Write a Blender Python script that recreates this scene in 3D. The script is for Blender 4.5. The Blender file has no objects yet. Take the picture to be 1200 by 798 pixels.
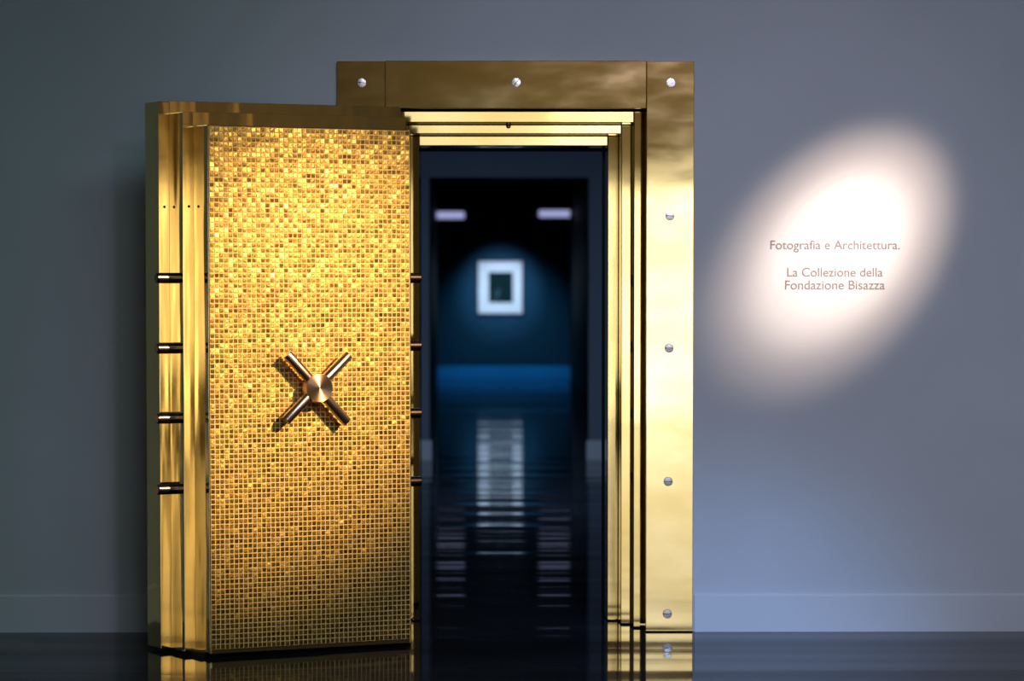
import bpy, bmesh, math, random
from mathutils import Vector, Matrix

C = bpy.context.scene.collection
SC = bpy.context.scene
R = math.radians
random.seed(7)

# ------------------------------------------------------------------ camera
cam_d = bpy.data.cameras.new('camera')
cam_d.sensor_width = 36.0
cam_d.lens = 120.09
cam_d.shift_y = 0.105
cam_d.clip_end = 200
cam_d.dof.use_dof = True
cam_d.dof.focus_distance = 14.5
cam_d.dof.aperture_fstop = 2.8
cam = bpy.data.objects.new('camera', cam_d); C.objects.link(cam)
cam.location = (0, 0, 1.58)
cam.rotation_euler = (R(90 - 2.8603), 0, R(-0.5718))
SC.camera = cam

# ------------------------------------------------------------------ world, exposure
w = bpy.data.worlds.new('world'); SC.world = w; w.use_nodes = True
w.node_tree.nodes['Background'].inputs[0].default_value = (0.55, 0.7, 1.0, 1)
w.node_tree.nodes['Background'].inputs[1].default_value = 0.6
SC.view_settings.view_transform = 'Standard'
SC.view_settings.look = 'None'
SC.view_settings.exposure = 0.0
SC.view_settings.gamma = 1.0
SC.view_settings.use_curve_mapping = False

# ------------------------------------------------------------------ lights
def aim(o, target):
    d = Vector(target) - o.location
    o.rotation_euler = d.to_track_quat('-Z', 'Y').to_euler()
def spot(name, loc, target, watts, angle, blend, radius, col):
    d = bpy.data.lights.new(name, 'SPOT')
    d.energy = watts; d.spot_size = R(angle); d.spot_blend = blend
    d.shadow_soft_size = radius; d.color = col
    o = bpy.data.objects.new(name, d); C.objects.link(o); o.location = loc
    aim(o, target); return o
def area(name, loc, target, watts, sx, sy, col, spread=180):
    d = bpy.data.lights.new(name, 'AREA')
    d.shape = 'RECTANGLE'; d.size = sx; d.size_y = sy; d.energy = watts; d.color = col
    d.spread = R(spread)
    o = bpy.data.objects.new(name, d); C.objects.link(o); o.location = loc
    aim(o, target); return o
# daylight in the glazed opening of the wall behind the camera
# (left pane made dimmer to vary the door's reflections, right pane full strength)
area('window_daylight_dimmed', (-0.05, -6.05, 1.53), (-0.05, 10, 1.53), 11, 1.7, 2.1, (1.0, 0.96, 0.9))
area('window_daylight_open', (2.05, -6.05, 1.3), (2.05, 10, 1.3), 43, 2.5, 2.55, (0.97, 0.97, 1.0))
# track spots on door and lettering, broad wall spot, added blue fill
spot('door_spot', (3.57, 10.46, 4.07), (-0.84, 14.4, 1.24), 3750, 18.6, 1.0, 0.05, (1.0, 0.69, 0.39))
spot('text_spot', (3.75, 12.3, 4.3), (1.61, 15.19, 1.71), 1450, 13, 1.0, 0.05, (1.0, 0.74, 0.59))
spot('text_spot_core', (3.75, 12.3, 4.3), (1.59, 15.19, 1.69), 1200, 9.0, 1.0, 0.05, (1.0, 0.86, 0.74))
spot('wall_spot', (1.7, 5.0, 4.3), (1.2, 15.2, 1.0), 980, 36, 1.0, 0.5, (0.76, 0.67, 1.0))
spot('blue_fill', (1.9, 4.0, 4.3), (1.08, 15.2, -0.3), 2300, 11.5, 1.0, 0.3, (0.28, 0.5, 1.0))  # added for the blue glow low beside the frame
# added soft overhead fill for the wall, and unseen warm fills for reflections
area('overhead_fill', (0.8, 9.0, 4.55), (0.8, 9.0, 0), 125, 3.5, 3.5, (0.55, 0.88, 1.0))
spot('end_fill', (2.0, -2.0, 4.4), (1.5, -6.0, 3.4), 230, 120, 1.0, 0.2, (1.0, 0.86, 0.52))  # added to brighten the wall that the lintel reflects
spot('side_fill', (5.4, 7.0, 4.4), (8.0, 7.6, 1.6), 65, 110, 1.0, 0.1, (1.0, 0.74, 0.45))  # added to give the mosaic tiles a warm base tone
spot('side_accent_fill', (5.4, 6.4, 4.4), (8.0, 6.5, 2.75), 170, 18, 1.0, 0.1, (1.0, 0.72, 0.40))  # added for a bright patch reflected in the top cladding
# rooms beyond the vault
area('middle_room_light', (0.3, 24.0, 3.5), (0.3, 24, 0), 140, 3.0, 3.0, (0.45, 0.65, 1.0))
spot('picture_spot', (0.36, 51.35, 2.32), (0.35, 53.45, 1.42), 180, 38, 1.0, 0.04, (0.64, 0.76, 1.0))
spot('far_wash', (0.4, 51.6, 3.0), (0.4, 53.5, 0.2), 200, 60, 1.0, 0.1, (0.36, 0.72, 1.0))

# ------------------------------------------------------------------ materials
def new_mat(name):
    m = bpy.data.materials.new(name); m.use_nodes = True
    nt = m.node_tree
    return m, nt, nt.nodes['Principled BSDF']
def N(nt, t, **kw):
    n = nt.nodes.new(t)
    for k, v in kw.items():
        if k in n.inputs: n.inputs[k].default_value = v
        else: setattr(n, k, v)
    return n
def coords(nt, scale=(1, 1, 1), kind='Object'):
    tc = N(nt, 'ShaderNodeTexCoord'); mp = N(nt, 'ShaderNodeMapping')
    mp.inputs['Scale'].default_value = scale
    nt.links.new(tc.outputs[kind], mp.inputs['Vector'])
    return mp.outputs['Vector']
def mix_noise(nt, vec, scale, detail, c1, c2, lo=0.35, hi=0.65):
    n = N(nt, 'ShaderNodeTexNoise', Scale=scale, Detail=detail)
    nt.links.new(vec, n.inputs['Vector'])
    r = N(nt, 'ShaderNodeValToRGB')
    r.color_ramp.elements[0].position = lo; r.color_ramp.elements[1].position = hi
    r.color_ramp.elements[0].color = (*c1, 1); r.color_ramp.elements[1].color = (*c2, 1)
    nt.links.new(n.outputs['Fac'], r.inputs['Fac'])
    return r.outputs['Color'], n
def paint(name, col, rough=0.7, var=0.04, bump=0.02, spec=0.3):
    m, nt, b = new_mat(name)
    v = coords(nt)
    c, _ = mix_noise(nt, v, 1.3, 4, tuple(x * (1 - var) for x in col), tuple(x * (1 + var) for x in col))
    nt.links.new(c, b.inputs['Base Color'])
    b.inputs['Roughness'].default_value = rough
    b.inputs['Specular IOR Level'].default_value = spec
    n = N(nt, 'ShaderNodeTexNoise', Scale=180.0, Detail=2.0)
    nt.links.new(v, n.inputs['Vector'])
    bp = N(nt, 'ShaderNodeBump', Strength=bump, Distance=0.002)
    nt.links.new(n.outputs['Fac'], bp.inputs['Height'])
    nt.links.new(bp.outputs['Normal'], b.inputs['Normal'])
    return m
def metal(name, c1, c2, rough=(0.1, 0.2), wave=0.0, wave_scale=2.0, stretch=(1, 1, 1), grain=0.0, grain_stretch=(1, 1, 200)):
    m, nt, b = new_mat(name)
    v = coords(nt, stretch)
    c, n = mix_noise(nt, v, 2.2, 5, c1, c2)
    nt.links.new(c, b.inputs['Base Color'])
    b.inputs['Metallic'].default_value = 1.0
    n2 = N(nt, 'ShaderNodeTexNoise', Scale=3.5, Detail=6.0)
    nt.links.new(coords(nt, (1, 1, 3)), n2.inputs['Vector'])
    mr = N(nt, 'ShaderNodeMapRange')
    mr.inputs['From Min'].default_value = 0.3; mr.inputs['From Max'].default_value = 0.7
    mr.inputs['To Min'].default_value = rough[0]; mr.inputs['To Max'].default_value = rough[1]
    nt.links.new(n2.outputs['Fac'], mr.inputs['Value'])
    nt.links.new(mr.outputs['Result'], b.inputs['Roughness'])
    last = None
    if wave:
        n3 = N(nt, 'ShaderNodeTexNoise', Scale=wave_scale, Detail=1.5)
        nt.links.new(v, n3.inputs['Vector'])
        bp = N(nt, 'ShaderNodeBump', Strength=1.0, Distance=wave)
        nt.links.new(n3.outputs['Fac'], bp.inputs['Height']); last = bp
    if grain:
        n4 = N(nt, 'ShaderNodeTexNoise', Scale=8.0, Detail=2.0)
        nt.links.new(coords(nt, grain_stretch), n4.inputs['Vector'])
        bp = N(nt, 'ShaderNodeBump', Strength=1.0, Distance=grain)
        nt.links.new(n4.outputs['Fac'], bp.inputs['Height'])
        if last: nt.links.new(last.outputs['Normal'], bp.inputs['Normal'])
        last = bp
    if last: nt.links.new(last.outputs['Normal'], b.inputs['Normal'])
    return m
def emitter(name, col, strength):
    m, nt, b = new_mat(name)
    b.inputs['Base Color'].default_value = (0.8, 0.8, 0.8, 1)
    b.inputs['Emission Color'].default_value = (*col, 1)
    b.inputs['Emission Strength'].default_value = strength
    return m

M = {}
M['wall'] = paint('wall_paint', (0.62, 0.64, 0.66), 0.75)
M['base'] = paint('baseboard_paint', (0.68, 0.7, 0.72), 0.5)
M['ceil'] = paint('ceiling_paint', (0.3, 0.27, 0.24), 0.8)
M['hall'] = paint('hall_wall_paint', (0.42, 0.37, 0.32), 0.8)
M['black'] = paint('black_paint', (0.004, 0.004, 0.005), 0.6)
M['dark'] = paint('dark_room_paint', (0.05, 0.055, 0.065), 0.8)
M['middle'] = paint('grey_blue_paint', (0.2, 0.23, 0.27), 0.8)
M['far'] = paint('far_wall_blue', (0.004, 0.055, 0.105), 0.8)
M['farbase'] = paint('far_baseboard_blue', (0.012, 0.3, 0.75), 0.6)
M['brass'] = metal('polished_brass', (0.78, 0.58, 0.23), (0.94, 0.74, 0.36), (0.04, 0.11), 0.0003, 1.6, (1, 1, 1.6))
M['brass_step'] = metal('mirror_brass', (0.76, 0.54, 0.18), (0.9, 0.68, 0.28), (0.04, 0.075), 0.0012, 1.4, (1, 1, 1))
M['brass_door'] = metal('warm_door_brass', (0.82, 0.58, 0.2), (0.9, 0.66, 0.28), (0.05, 0.09), 0.006, 2.6, (2.2, 2.2, 0.45))
M['brass_dark'] = metal('dark_bronze_edge', (0.2, 0.13, 0.05), (0.28, 0.19, 0.08), (0.3, 0.4))
M['steel'] = metal('brushed_screw_steel', (0.62, 0.58, 0.54), (0.72, 0.67, 0.62), (0.2, 0.3), grain=0.0002)
M['bolt'] = metal('dark_bolt_steel', (0.22, 0.15, 0.12), (0.3, 0.21, 0.17), (0.22, 0.3))
M['spoke'] = metal('bronzed_spoke_steel', (0.66, 0.48, 0.35), (0.74, 0.55, 0.42), (0.22, 0.3))
M['slot'] = paint('slot_black', (0.01, 0.008, 0.006), 0.6)

def copper():
    m, nt, b = new_mat('turned_copper')
    b.inputs['Base Color'].default_value = (0.9, 0.58, 0.36, 1)
    b.inputs['Metallic'].default_value = 1.0; b.inputs['Roughness'].default_value = 0.3
    b.inputs['Anisotropic'].default_value = 0.85; b.inputs['Anisotropic Rotation'].default_value = 0.25
    t = N(nt, 'ShaderNodeTangent', direction_type='RADIAL', axis='Y')
    nt.links.new(t.outputs[0], b.inputs['Tangent'])
    return m
M['copper'] = copper()

def mosaic_gold():
    m, nt, b = new_mat('gold_leaf_glass')
    v = coords(nt)
    oi = N(nt, 'ShaderNodeObjectInfo')
    vm = N(nt, 'ShaderNodeVectorMath', operation='ADD')
    sc = N(nt, 'ShaderNodeVectorMath', operation='SCALE'); sc.inputs[3].default_value = 9.0
    nt.links.new(oi.outputs['Location'], sc.inputs[0])
    nt.links.new(v, vm.inputs[0]); nt.links.new(sc.outputs[0], vm.inputs[1])
    c, _ = mix_noise(nt, vm.outputs[0], 30, 3, (0.32, 0.2, 0.045), (0.56, 0.38, 0.11), 0.3, 0.7)
    nt.links.new(c, b.inputs['Base Color'])
    b.inputs['Metallic'].default_value = 1.0; b.inputs['Roughness'].default_value = 0.34
    b.inputs['Coat Weight'].default_value = 0.0; b.inputs['Coat Roughness'].default_value = 0.15
    n = N(nt, 'ShaderNodeTexNoise', Scale=75.0, Detail=2.0)
    nt.links.new(vm.outputs[0], n.inputs['Vector'])
    bp = N(nt, 'ShaderNodeBump', Strength=1.0, Distance=0.0014)
    nt.links.new(n.outputs['Fac'], bp.inputs['Height'])
    nt.links.new(bp.outputs['Normal'], b.inputs['Normal'])
    return m
M['mosaic'] = mosaic_gold()
M['grout'] = paint('pale_gold_grout', (0.84, 0.60, 0.20), 0.6)

def floor_mat():
    m, nt, b = new_mat('polished_dark_concrete')
    v = coords(nt)
    c, _ = mix_noise(nt, v, 0.8, 5, (0.008, 0.01, 0.012), (0.016, 0.02, 0.026))
    nt.links.new(c, b.inputs['Base Color'])
    b.inputs['Roughness'].default_value = 0.1
    b.inputs['Specular IOR Level'].default_value = 0.015
    b.inputs['Roughness'].default_value = 0.055
    n = N(nt, 'ShaderNodeTexNoise', Scale=1.0, Detail=1.0)      # long swells of the poured floor
    nt.links.new(coords(nt, (0.12, 1.5, 1)), n.inputs['Vector'])
    bp = N(nt, 'ShaderNodeBump', Strength=1.0, Distance=0.012)
    nt.links.new(n.outputs['Fac'], bp.inputs['Height'])
    n2 = N(nt, 'ShaderNodeTexNoise', Scale=1.0, Detail=2.0)     # finer trowel marks
    nt.links.new(coords(nt, (0.8, 7.0, 1)), n2.inputs['Vector'])
    bp2 = N(nt, 'ShaderNodeBump', Strength=1.0, Distance=0.0005)
    nt.links.new(n2.outputs['Fac'], bp2.inputs['Height'])
    nt.links.new(bp.outputs['Normal'], bp2.inputs['Normal'])
    nt.links.new(bp2.outputs['Normal'], b.inputs['Normal'])
    return m
M['floor'] = floor_mat()

def print_mat():
    m, nt, b = new_mat('dark_photo_print')
    v = coords(nt)
    c, _ = mix_noise(nt, v, 7.0, 3, (0.004, 0.02, 0.022), (0.1, 0.22, 0.26), 0.58, 0.8)
    nt.links.new(c, b.inputs['Base Color']); b.inputs['Roughness'].default_value = 0.8; b.inputs['Specular IOR Level'].default_value = 0.1
    return m
M['print'] = print_mat()
M['mat'] = paint('white_mat_board', (0.85, 0.85, 0.88), 0.8)
M['lamp'] = emitter('lamp_diffuser', (0.42, 0.46, 0.80), 0.8)
M['text'] = paint('grey_vinyl', (0.24, 0.2, 0.19), 0.7)

# ------------------------------------------------------------------ mesh helpers
def link(name, me, mat, parent=None, loc=(0, 0, 0)):
    o = bpy.data.objects.new(name, me); C.objects.link(o)
    if mat is not None and not me.materials: me.materials.append(mat)
    o.location = loc
    if parent is not None: o.parent = parent
    return o
def add_box(bm, x0, x1, y0, y1, z0, z1, bevel=0.0):
    vs = [bm.verts.new((x, y, z)) for x in (x0, x1) for y in (y0, y1) for z in (z0, z1)]
    f = [(0, 1, 3, 2), (4, 6, 7, 5), (0, 4, 5, 1), (2, 3, 7, 6), (0, 2, 6, 4), (1, 5, 7, 3)]
    fs = [bm.faces.new([vs[i] for i in q]) for q in f]
    if bevel:
        es = list({e for fc in fs for e in fc.edges})
        bmesh.ops.bevel(bm, geom=es, offset=bevel, segments=2, affect='EDGES', profile=0.5)
def finish(bm, name, smooth=False):
    bmesh.ops.recalc_face_normals(bm, faces=bm.faces)
    me = bpy.data.meshes.new(name); bm.to_mesh(me); bm.free()
    if smooth:
        me.polygons.foreach_set('use_smooth', [True] * len(me.polygons))
        me.set_sharp_from_angle(angle=R(35))
    return me
def box(name, x0, x1, y0, y1, z0, z1, mat, parent=None, bevel=0.0):
    """box whose origin sits at its own centre"""
    cx, cy, cz = (x0 + x1) / 2, (y0 + y1) / 2, (z0 + z1) / 2
    bm = bmesh.new(); add_box(bm, x0 - cx, x1 - cx, y0 - cy, y1 - cy, z0 - cz, z1 - cz, bevel)
    return link(name, finish(bm, name), mat, parent, (cx, cy, cz))
def prism(name, pts, z0, z1, mat, parent=None, axis='z', bevel=0.0):
    """polygon pts extruded along z (pts are x,y) or along x (pts are y,z)"""
    bm = bmesh.new()
    mk = (lambda p, t: (p[0], p[1], t)) if axis == 'z' else (lambda p, t: (t, p[0], p[1]))
    a = [bm.verts.new(mk(p, z0)) for p in pts]; b = [bm.verts.new(mk(p, z1)) for p in pts]
    n = len(pts)
    bm.faces.new(a); bm.faces.new(b[::-1])
    for i in range(n): bm.faces.new((a[i], a[(i + 1) % n], b[(i + 1) % n], b[i]))
    if bevel:
        bmesh.ops.bevel(bm, geom=list(bm.edges), offset=bevel, segments=2, affect='EDGES', profile=0.5)
    return link(name, finish(bm, name), mat, parent)
def lathe(bm, prof, seg=32, axis='y'):
    """profile (radius, height) revolved; height runs along the axis"""
    rings = []
    for r, h in prof:
        ring = []
        for k in range(seg):
            a = 2 * math.pi * k / seg; c, s = r * math.cos(a), r * math.sin(a)
            ring.append(bm.verts.new({'y': (c, h, s), 'x': (h, c, s), 'z': (c, s, h)}[axis]))
        rings.append(ring)
    for i in range(len(rings) - 1):
        for k in range(seg):
            bm.faces.new((rings[i][k], rings[i][(k + 1) % seg], rings[i + 1][(k + 1) % seg], rings[i + 1][k]))
    bm.faces.new(rings[0]); bm.faces.new(rings[-1])
def turned(name, prof, mat, parent=None, loc=(0, 0, 0), axis='y', seg=32):
    bm = bmesh.new(); lathe(bm, prof, seg, axis)
    return link(name, finish(bm, name, True), mat, parent, loc)
def thing(name, label, cat, loc=(0, 0, 0), rz=0.0, group=None):
    o = bpy.data.objects.new(name, None); C.objects.link(o)
    o.location = loc; o.rotation_euler = (0, 0, rz)
    o['label'] = label; o['category'] = cat
    if group: o['group'] = group
    return o
def structure(o):
    o['kind'] = 'structure'; return o
def sbox(name, *a, **k): return structure(box(name, *a, **k))
def boxes(name, lst, mat):
    bm = bmesh.new()
    for b in lst: add_box(bm, *b)
    return structure(link(name, finish(bm, name), mat))

# ------------------------------------------------------------------ the setting
W = 15.19                                     # face of the gallery wall
sbox('floor', -7, 8, -6.3, 54.0, -0.2, 0.0, M['floor'])
sbox('ceiling', -7, 8, -6.3, 16.5, 4.6, 4.8, M['ceil'])
boxes('wall_back', [(-7, -0.45, W, 16.5, 0, 4.6), (0.78, 8, W, 16.5, 0, 4.6), (-0.45, 0.78, W, 16.5, 2.36, 4.6)], M['wall'])
sbox('wall_left', -7.2, -7, -6.3, 16.5, 0, 4.6, M['wall'])
sbox('wall_right', 8, 8.2, -6.3, 16.5, 0, 4.6, M['hall'])
boxes('wall_front', [(-7, -0.9, -6.3, -6.1, 0, 4.6), (3.3, 8, -6.3, -6.1, 0, 4.6), (-0.9, 3.3, -6.3, -6.1, 2.62, 4.6), (-0.9, 0.8, -6.3, -6.06, 0, 0.46)], M['hall'])  # last box: unseen low wall added to darken the door's lower reflections
def skirting(name, x0, x1, yf, h, mat, t=0.014):
    """baseboard with a small rounded top edge, standing proud of the wall at yf"""
    o = prism(name, [(yf, 0), (yf - t, 0), (yf - t, h - 0.008), (yf - t * 0.55, h), (yf, h)], x0, x1, mat, axis='x')
    return structure(o)
skirting('baseboard_left', -7, -0.63, W, 0.168, M['base'])
skirting('baseboard_right', 0.965, 8, W, 0.168, M['base'])
# dark lining of the thick wall behind the vault frame
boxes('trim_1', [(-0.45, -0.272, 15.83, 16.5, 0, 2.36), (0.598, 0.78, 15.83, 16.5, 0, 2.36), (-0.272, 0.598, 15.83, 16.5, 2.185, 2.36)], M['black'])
# glazed opening behind the camera
win = structure(thing('window_1', 'glazed opening', 'window', (1.2, -6.2, 0)))
del win['category']; del win['label']
for x in (-2.07, -0.4, 2.07):
    box('mullion', x - 0.03, x + 0.03, -0.05, 0.05, 0, 2.6, M['dark'], win)
box('window_frame', -2.1, 2.1, -0.05, 0.05, 2.56, 2.62, M['dark'], win)
# middle room
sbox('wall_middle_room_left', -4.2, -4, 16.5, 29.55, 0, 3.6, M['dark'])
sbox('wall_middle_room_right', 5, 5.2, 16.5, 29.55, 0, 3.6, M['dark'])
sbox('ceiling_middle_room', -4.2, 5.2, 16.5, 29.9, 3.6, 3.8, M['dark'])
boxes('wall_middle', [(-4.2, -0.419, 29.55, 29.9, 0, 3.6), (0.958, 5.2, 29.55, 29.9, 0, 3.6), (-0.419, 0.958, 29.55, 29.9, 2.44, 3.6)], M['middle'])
skirting('baseboard_middle_left', -4, -0.40, 29.55, 0.168, M['base'])
skirting('baseboard_middle_right', 0.94, 5, 29.55, 0.168, M['base'])
boxes('trim_2', [(-0.425, -0.415, 29.556, 29.9, 0, 2.45), (0.954, 0.964, 29.556, 29.9, 0, 2.45), (-0.415, 0.954, 29.556, 29.9, 2.435, 2.45)], M['black'])
# far room
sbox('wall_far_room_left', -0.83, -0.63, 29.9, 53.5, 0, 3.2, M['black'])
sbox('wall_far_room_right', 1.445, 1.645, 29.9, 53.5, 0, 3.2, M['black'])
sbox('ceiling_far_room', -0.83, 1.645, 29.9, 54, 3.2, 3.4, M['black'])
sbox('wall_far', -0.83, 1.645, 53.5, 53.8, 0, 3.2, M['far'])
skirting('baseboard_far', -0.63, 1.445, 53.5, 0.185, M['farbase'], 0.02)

# ------------------------------------------------------------------ vault frame
fr = thing('vault_frame', 'polished brass vault door frame of stepped jambs bolted around the dark opening', 'door frame', (0.1675, W, 0))
FX = 0.1675
def fbox(name, x0, x1, y0, y1, z0, z1, mat, bevel=0.002): return box(name, x0 - FX, x1 - FX, y0 - W, y1 - W, z0, z1, mat, fr, bevel)
fbox('jamb_panel', -0.6225, -0.4105, 15.165, 15.185, 0.004, 2.534, M['brass'])
fbox('jamb_panel', 0.7475, 0.957, 15.165, 15.185, 0.004, 2.534, M['brass'])
fbox('lintel_panel', -0.4085, 0.7455, 15.160, 15.185, 2.326, 2.536, M['brass'])
# backing that the panels are bolted to
fbox('backing', -0.618, -0.452, 15.185, 15.189, 0.004, 2.53, M['brass_dark'], 0)
Y = [15.165, 15.34, 15.50, 15.66, 15.83]
XR = [0.744, 0.6995, 0.6500, 0.5945]
XL = [-0.409, -0.3650, -0.3160, -0.2690]
Z = [2.3260, 2.2725, 2.2285, 2.1805]
TAPER = 0.006
TILT = [0, 0.00125, 0.0010, 0.0011]
for k in (1, 2, 3):
    for side in (-1, 1):
        xi = XR[k] if side > 0 else XL[k]
        xo = (XR[k - 1] if side > 0 else XL[k - 1])
        if k == 1: xo += side * 0.03
        else: xo -= side * TAPER
        xo += side * 0.003 * (k == 1)
        ty = {1: 0.0023, 2: 0.0003, 3: 0.0020}[k]
        pts = [(xi - FX, Y[k] - W), (xo - FX, Y[k] - W + ty), (xo - FX, Y[k + 1] - W), (xi - side * TAPER - FX, Y[k + 1] - W)]
        prism('jamb_step', pts, 0.004, Z[k - 1] - 0.004, M['brass_step'], fr, bevel=0.003)
    xa, xb = XL[k] - FX + 0.001, XR[k] - FX - 0.001
    zt = Z[k - 1] - 0.004
    pts = [(Y[k] - W - TILT[k], zt), (Y[k] - W + TILT[k], Z[k]), (Y[k + 1] - W, Z[k] - TAPER * 0.6), (Y[k + 1] - W, zt)]
    prism('lintel_step', pts, xa, xb, M['brass_step'], fr, axis='x', bevel=0.003)
def screw(x, z, y=15.165, tilt=0.0):
    bm = bmesh.new()
    r, seg = 0.0205, 24
    lathe(bm, [(r, 0.0), (r, -0.003), (r * 0.92, -0.0048), (r * 0.5, -0.0054), (0.0006, -0.0056)], seg)
    s = link('screw', finish(bm, 'screw', True), M['steel'], fr, (x - FX, y - W, z))
    s.rotation_euler = (0, tilt, 0)
    o = box('slot', -r * 0.92, r * 0.92, -0.0060, -0.0036, -0.0014, 0.0014, M['slot'], s)
    return s
for x, z, t in [(-0.513, 2.439, 0.1), (0.170, 2.440, -0.9), (0.854, 2.440, 0.0), (0.851, 1.852, 0.05), (0.849, 1.266, 0.0), (0.846, 0.673, 0.03), (0.844, 0.082, -0.02)]:
    screw(x, z, 15.160 if abs(x - 0.17) < 0.05 else 15.165, t)
turned('stud', [(0.004, 0), (0.004, -0.012), (0.009, -0.014), (0.011, -0.02), (0.007, -0.026), (0.001, -0.027)], M['brass_door'], fr, (0.1385 - FX, 15.499 - W, 2.262), seg=16)
for z in (1.5645, 1.2667, 0.9683, 0.6732):
    o = prism('bolt_socket', [(0.6985 - FX, 15.375 - W), (0.7005 - FX, 15.375 - W), (0.6975 - FX, 15.47 - W), (0.6925 - FX, 15.47 - W)], z - 0.026, z + 0.026, M['slot'], fr)

# ------------------------------------------------------------------ vault door
TH = R(27.73)
DL = Vector((-1.1145, 14.149)); HW = 0.468
dc = DL + Vector((math.cos(TH), math.sin(TH))) * HW
door = thing('vault_door', 'thick stepped brass vault door faced with gold mosaic, standing ajar', 'door', (dc.x, dc.y, 0), TH)
B, MD, FT = 0.0976, 0.050, 0.0            # how far each layer reaches beyond the front one
d0, d1, d2 = 0.441, 0.293, 0.1485
ZB = 0.016
box('back_layer', -HW - B, HW + B, d1, d0, ZB, 2.3155, M['brass_door'], door, 0.002)
box('middle_layer', -HW - MD, HW + MD, d2, d1, ZB, 2.2665, M['brass_door'], door, 0.002)
box('front_layer', -HW, HW, 0.006, d2, ZB, 2.2085, M['brass_door'], door, 0.002)
box('plinth', -HW - 0.02, HW + 0.02, 0.05, d0 - 0.04, 0.0, ZB + 0.001, M['slot'], door)
# cladding strips on the ledges
box('top_cladding', -HW - MD + 0.001, HW + B - 0.001, d1 - 0.004, d1 - 0.0005, 2.2675, 2.3185, M['brass_door'], door, 0.001)
box('top_cladding', -HW - MD + 0.045, HW + MD - 0.001, d2 - 0.004, d2 - 0.0005, 2.2095, 2.2675, M['brass_door'], door, 0.001)
box('corner_plate', -HW - MD + 0.001, -HW - MD + 0.043, d2 - 0.003, d2 - 0.0005, 2.2155, 2.2670, M['brass_door'], door, 0.001)
# trim round the mosaic
box('trim_strip', -HW, -HW + 0.006, -0.001, 0.006, ZB, 2.2065, M['brass'], door, 0.001)
box('trim_strip', HW - 0.006, HW, -0.001, 0.006, ZB, 2.2065, M['brass'], door, 0.001)
box('trim_strip', -HW + 0.006, HW - 0.006, -0.001, 0.006, ZB, 0.034, M['brass'], door, 0.001)
# mosaic: sheets of four by four small tiles set in pale grout
AX0, AX1, MZ0, MZ1 = -0.4615, 0.4615, 0.0345, 2.2025
bed = box('mosaic_bed', AX0, AX1, 0.0, 0.006, MZ0, MZ1, M['grout'], door)
NC, NR = 11, 26
pw, ph = (AX1 - AX0) / (NC * 4), (MZ1 - MZ0) / (NR * 4)
def sheet_mesh(i):
    rnd = random.Random(100 + i)
    bm = bmesh.new()
    for r in range(4):
        for c in range(4):
            cx = (c - 1.5) * pw + rnd.uniform(-0.0004, 0.0004); cz = (r - 1.5) * ph + rnd.uniform(-0.0004, 0.0004)
            hx, hz = pw * 0.405, ph * 0.405
            tx, tz = math.tan(rnd.gauss(0, R(3.2))), math.tan(rnd.gauss(0, R(3.2)))
            dpt = 0.0032 + rnd.uniform(-0.0004, 0.0004)
            def pt(x, z, s, dome):
                yy = -(dpt + tx * x + tz * z + dome) if s else 0.0
                return bm.verts.new((cx + x, yy, cz + z))
            out = [pt(sx * hx, sz * hz, 0, 0) for sx, sz in ((-1, -1), (1, -1), (1, 1), (-1, 1))]
            top = [pt(sx * hx * 0.9, sz * hz * 0.9, 1, 0) for sx, sz in ((-1, -1), (1, -1), (1, 1), (-1, 1))]
            mid = pt(0, 0, 1, 0.00022)
            for q in range(4):
                bm.faces.new((out[q], out[(q + 1) % 4], top[(q + 1) % 4], top[q]))
                bm.faces.new((top[q], top[(q + 1) % 4], mid))
    me = finish(bm, 'mosaic_sheet'); me.materials.append(M['mosaic']); return me
sheets = [sheet_mesh(i) for i in range(24)]
for r in range(NR):
    for c in range(NC):
        o = bpy.data.objects.new('mosaic_sheet', sheets[random.randrange(24)])
        C.objects.link(o); o.parent = bed
        o.location = (AX0 + (c + 0.5) * pw * 4 - bed.location.x, -0.003, MZ0 + (r + 0.5) * ph * 4 - bed.location.z)
# locking bolts on both edges
for side in (-1, 1):
    for z in (1.577, 1.283, 0.990, 0.693):
        x0 = side * (HW + MD); L = 0.09 if side < 0 else 0.108
        r = 0.022
        turned('locking_bolt', [(r, -side * 0.004), (r, side * (L - 0.004)), (r - 0.004, side * L)], M['bolt'], door, (x0, (d1 + d2) / 2 + 0.005, z), axis='x', seg=28)
# small filled holes high on the ledges
for x, y in ((-HW - MD - 0.022, d1), (-HW - 0.022, d2)):
    turned('plug', [(0.006, 0.001), (0.006, -0.0006), (0.004, -0.001)], M['slot'], door, (x, y, 1.875), seg=12)
# cross handle
hz = 1.118
hub = turned('cross_handle', [(0.05, -0.040), (0.06, -0.042), (0.06, -0.082), (0.0585, -0.0845), (0.012, -0.0850), (0.0005, -0.0850)], M['copper'], door, (0.0, 0.0, hz), seg=48)
hub['label'] = 'copper hub of the four-armed handle'
turned('shaft', [(0.034, 0.002), (0.034, -0.006), (0.026, -0.010), (0.026, -0.045)], M['spoke'], hub)
for a in (43, 134, 223, 313):
    s = turned('spoke', [(0.0215, 0.03), (0.0215, 0.196), (0.0195, 0.2)], M['spoke'], hub, (0, -0.058, 0), axis='x', seg=28)
    s.rotation_euler = (0, -R(a), 0)

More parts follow.
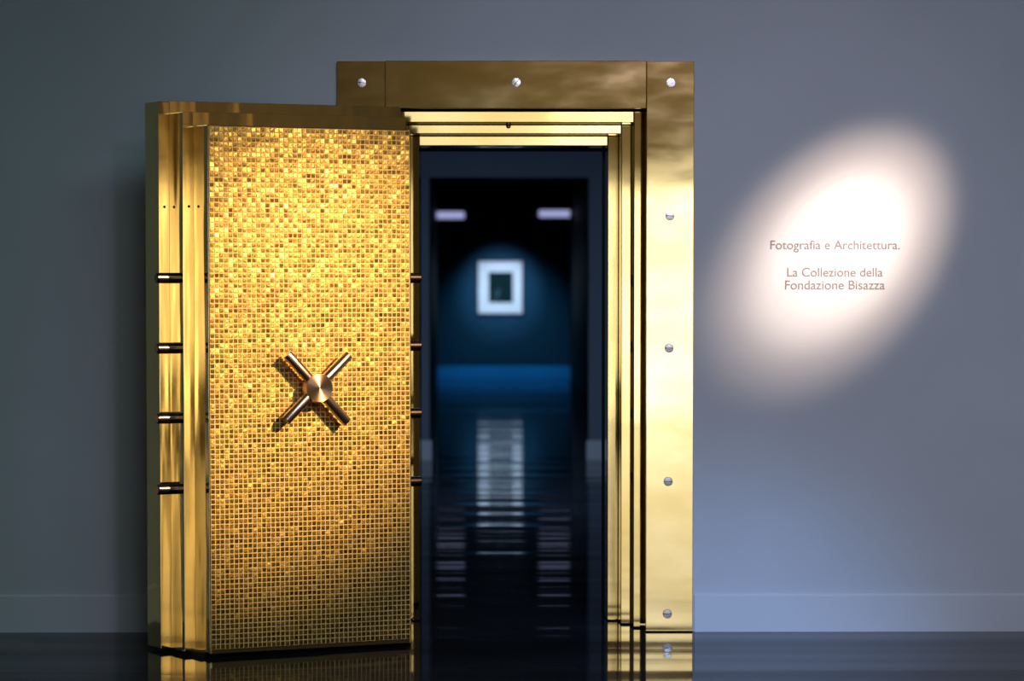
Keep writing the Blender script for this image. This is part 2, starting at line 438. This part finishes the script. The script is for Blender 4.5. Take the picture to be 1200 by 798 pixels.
# ------------------------------------------------------------------ lettering on the wall
txt = thing('wall_lettering', 'grey wall lettering naming the exhibition, beside the brass frame', 'lettering', (1.5875, W, 1.6))
def line(s, width, z):
    cu = bpy.data.curves.new('text_line', 'FONT'); cu.body = s; cu.align_x = 'CENTER'; cu.size = 0.054
    cu.extrude = 0.0004; cu.offset = 0.0003
    o = bpy.data.objects.new('tmp', cu); C.objects.link(o)
    bpy.context.view_layer.update()
    me = bpy.data.meshes.new_from_object(o.evaluated_get(bpy.context.evaluated_depsgraph_get()))
    bpy.data.objects.remove(o)
    xs = [v.co.x for v in me.vertices]; k = width / (max(xs) - min(xs)); mid = (max(xs) + min(xs)) / 2
    for v in me.vertices:
        x, y, d = v.co
        v.co = ((x - mid) * k, -d - 0.0006, y * k)
    me.materials.clear(); me.materials.append(M['text'])
    return link('text_line', me, None, txt, (0, 0, z - 1.6))
line('Fotografia e Architettura.', 0.576, 1.705)
line('La Collezione della', 0.425, 1.584)
line('Fondazione Bisazza', 0.444, 1.527)

# ------------------------------------------------------------------ far room things
pic = thing('framed_picture', 'framed dark picture with wide white mat on the blue far wall', 'picture', (0.3495, 53.5, 1.4265))
for x0, x1, z0, z1 in [(-0.366, 0.366, 0.408, 0.424), (-0.366, 0.366, -0.424, -0.408), (-0.366, -0.342, -0.408, 0.408), (0.342, 0.366, -0.408, 0.408)]:
    box('frame_rail', x0, x1, -0.045, -0.002, z0, z1, M['black'], pic)
box('mat', -0.342, 0.342, -0.02, -0.002, -0.408, 0.408, M['mat'], pic)
box('print', -0.181, 0.199, -0.023, -0.0195, -0.243, 0.238, M['print'], pic)

def bar(cx, length, cz, label):
    o = thing('strip_light', label, 'lamp', (cx, 51.2, cz), 0, 'strip lights in the far room')
    box('housing', -length / 2 - 0.01, length / 2 + 0.01, -0.06, 0.06, 0.052, 0.10, M['black'], o)
    box('diffuser', -length / 2, length / 2, -0.05, 0.05, -0.05, 0.052, M['lamp'], o)
    for sx in (-1, 1):
        box('hanger', sx * length * 0.4 - 0.004, sx * length * 0.4 + 0.004, -0.004, 0.004, 0.10, 3.2 - cz, M['black'], o)
bar(-0.407, 0.407, 2.507, 'short glowing strip light in the far room, the left one')
bar(1.145, 0.455, 2.530, 'short glowing strip light in the far room, the right one')
tr = thing('light_track', 'dark grey light track hung between the two strip lights', 'track', (0.36, 51.2, 2.53))
box('rail', -0.53, 0.53, -0.03, 0.03, -0.04, 0.04, M['middle'], tr)
for sx in (-1, 1): box('hanger', sx * 0.4 - 0.004, sx * 0.4 + 0.004, -0.004, 0.004, 0.03, 0.67, M['black'], tr)
sp = thing('track_spotlight', 'small dark spotlight hanging from the light track', 'lamp', (0.34, 51.2, 2.50))
turned('stem', [(0.012, 0.0), (0.012, -0.09)], M['middle'], sp, (0, 0, 0), axis='z', seg=12)
h = turned('lamp_head', [(0.02, 0.06), (0.035, 0.05), (0.04, -0.06), (0.034, -0.062)], M['middle'], sp, (0.01, 0.0, -0.12), axis='z', seg=20)
h.rotation_euler = (R(-35), R(10), 0)
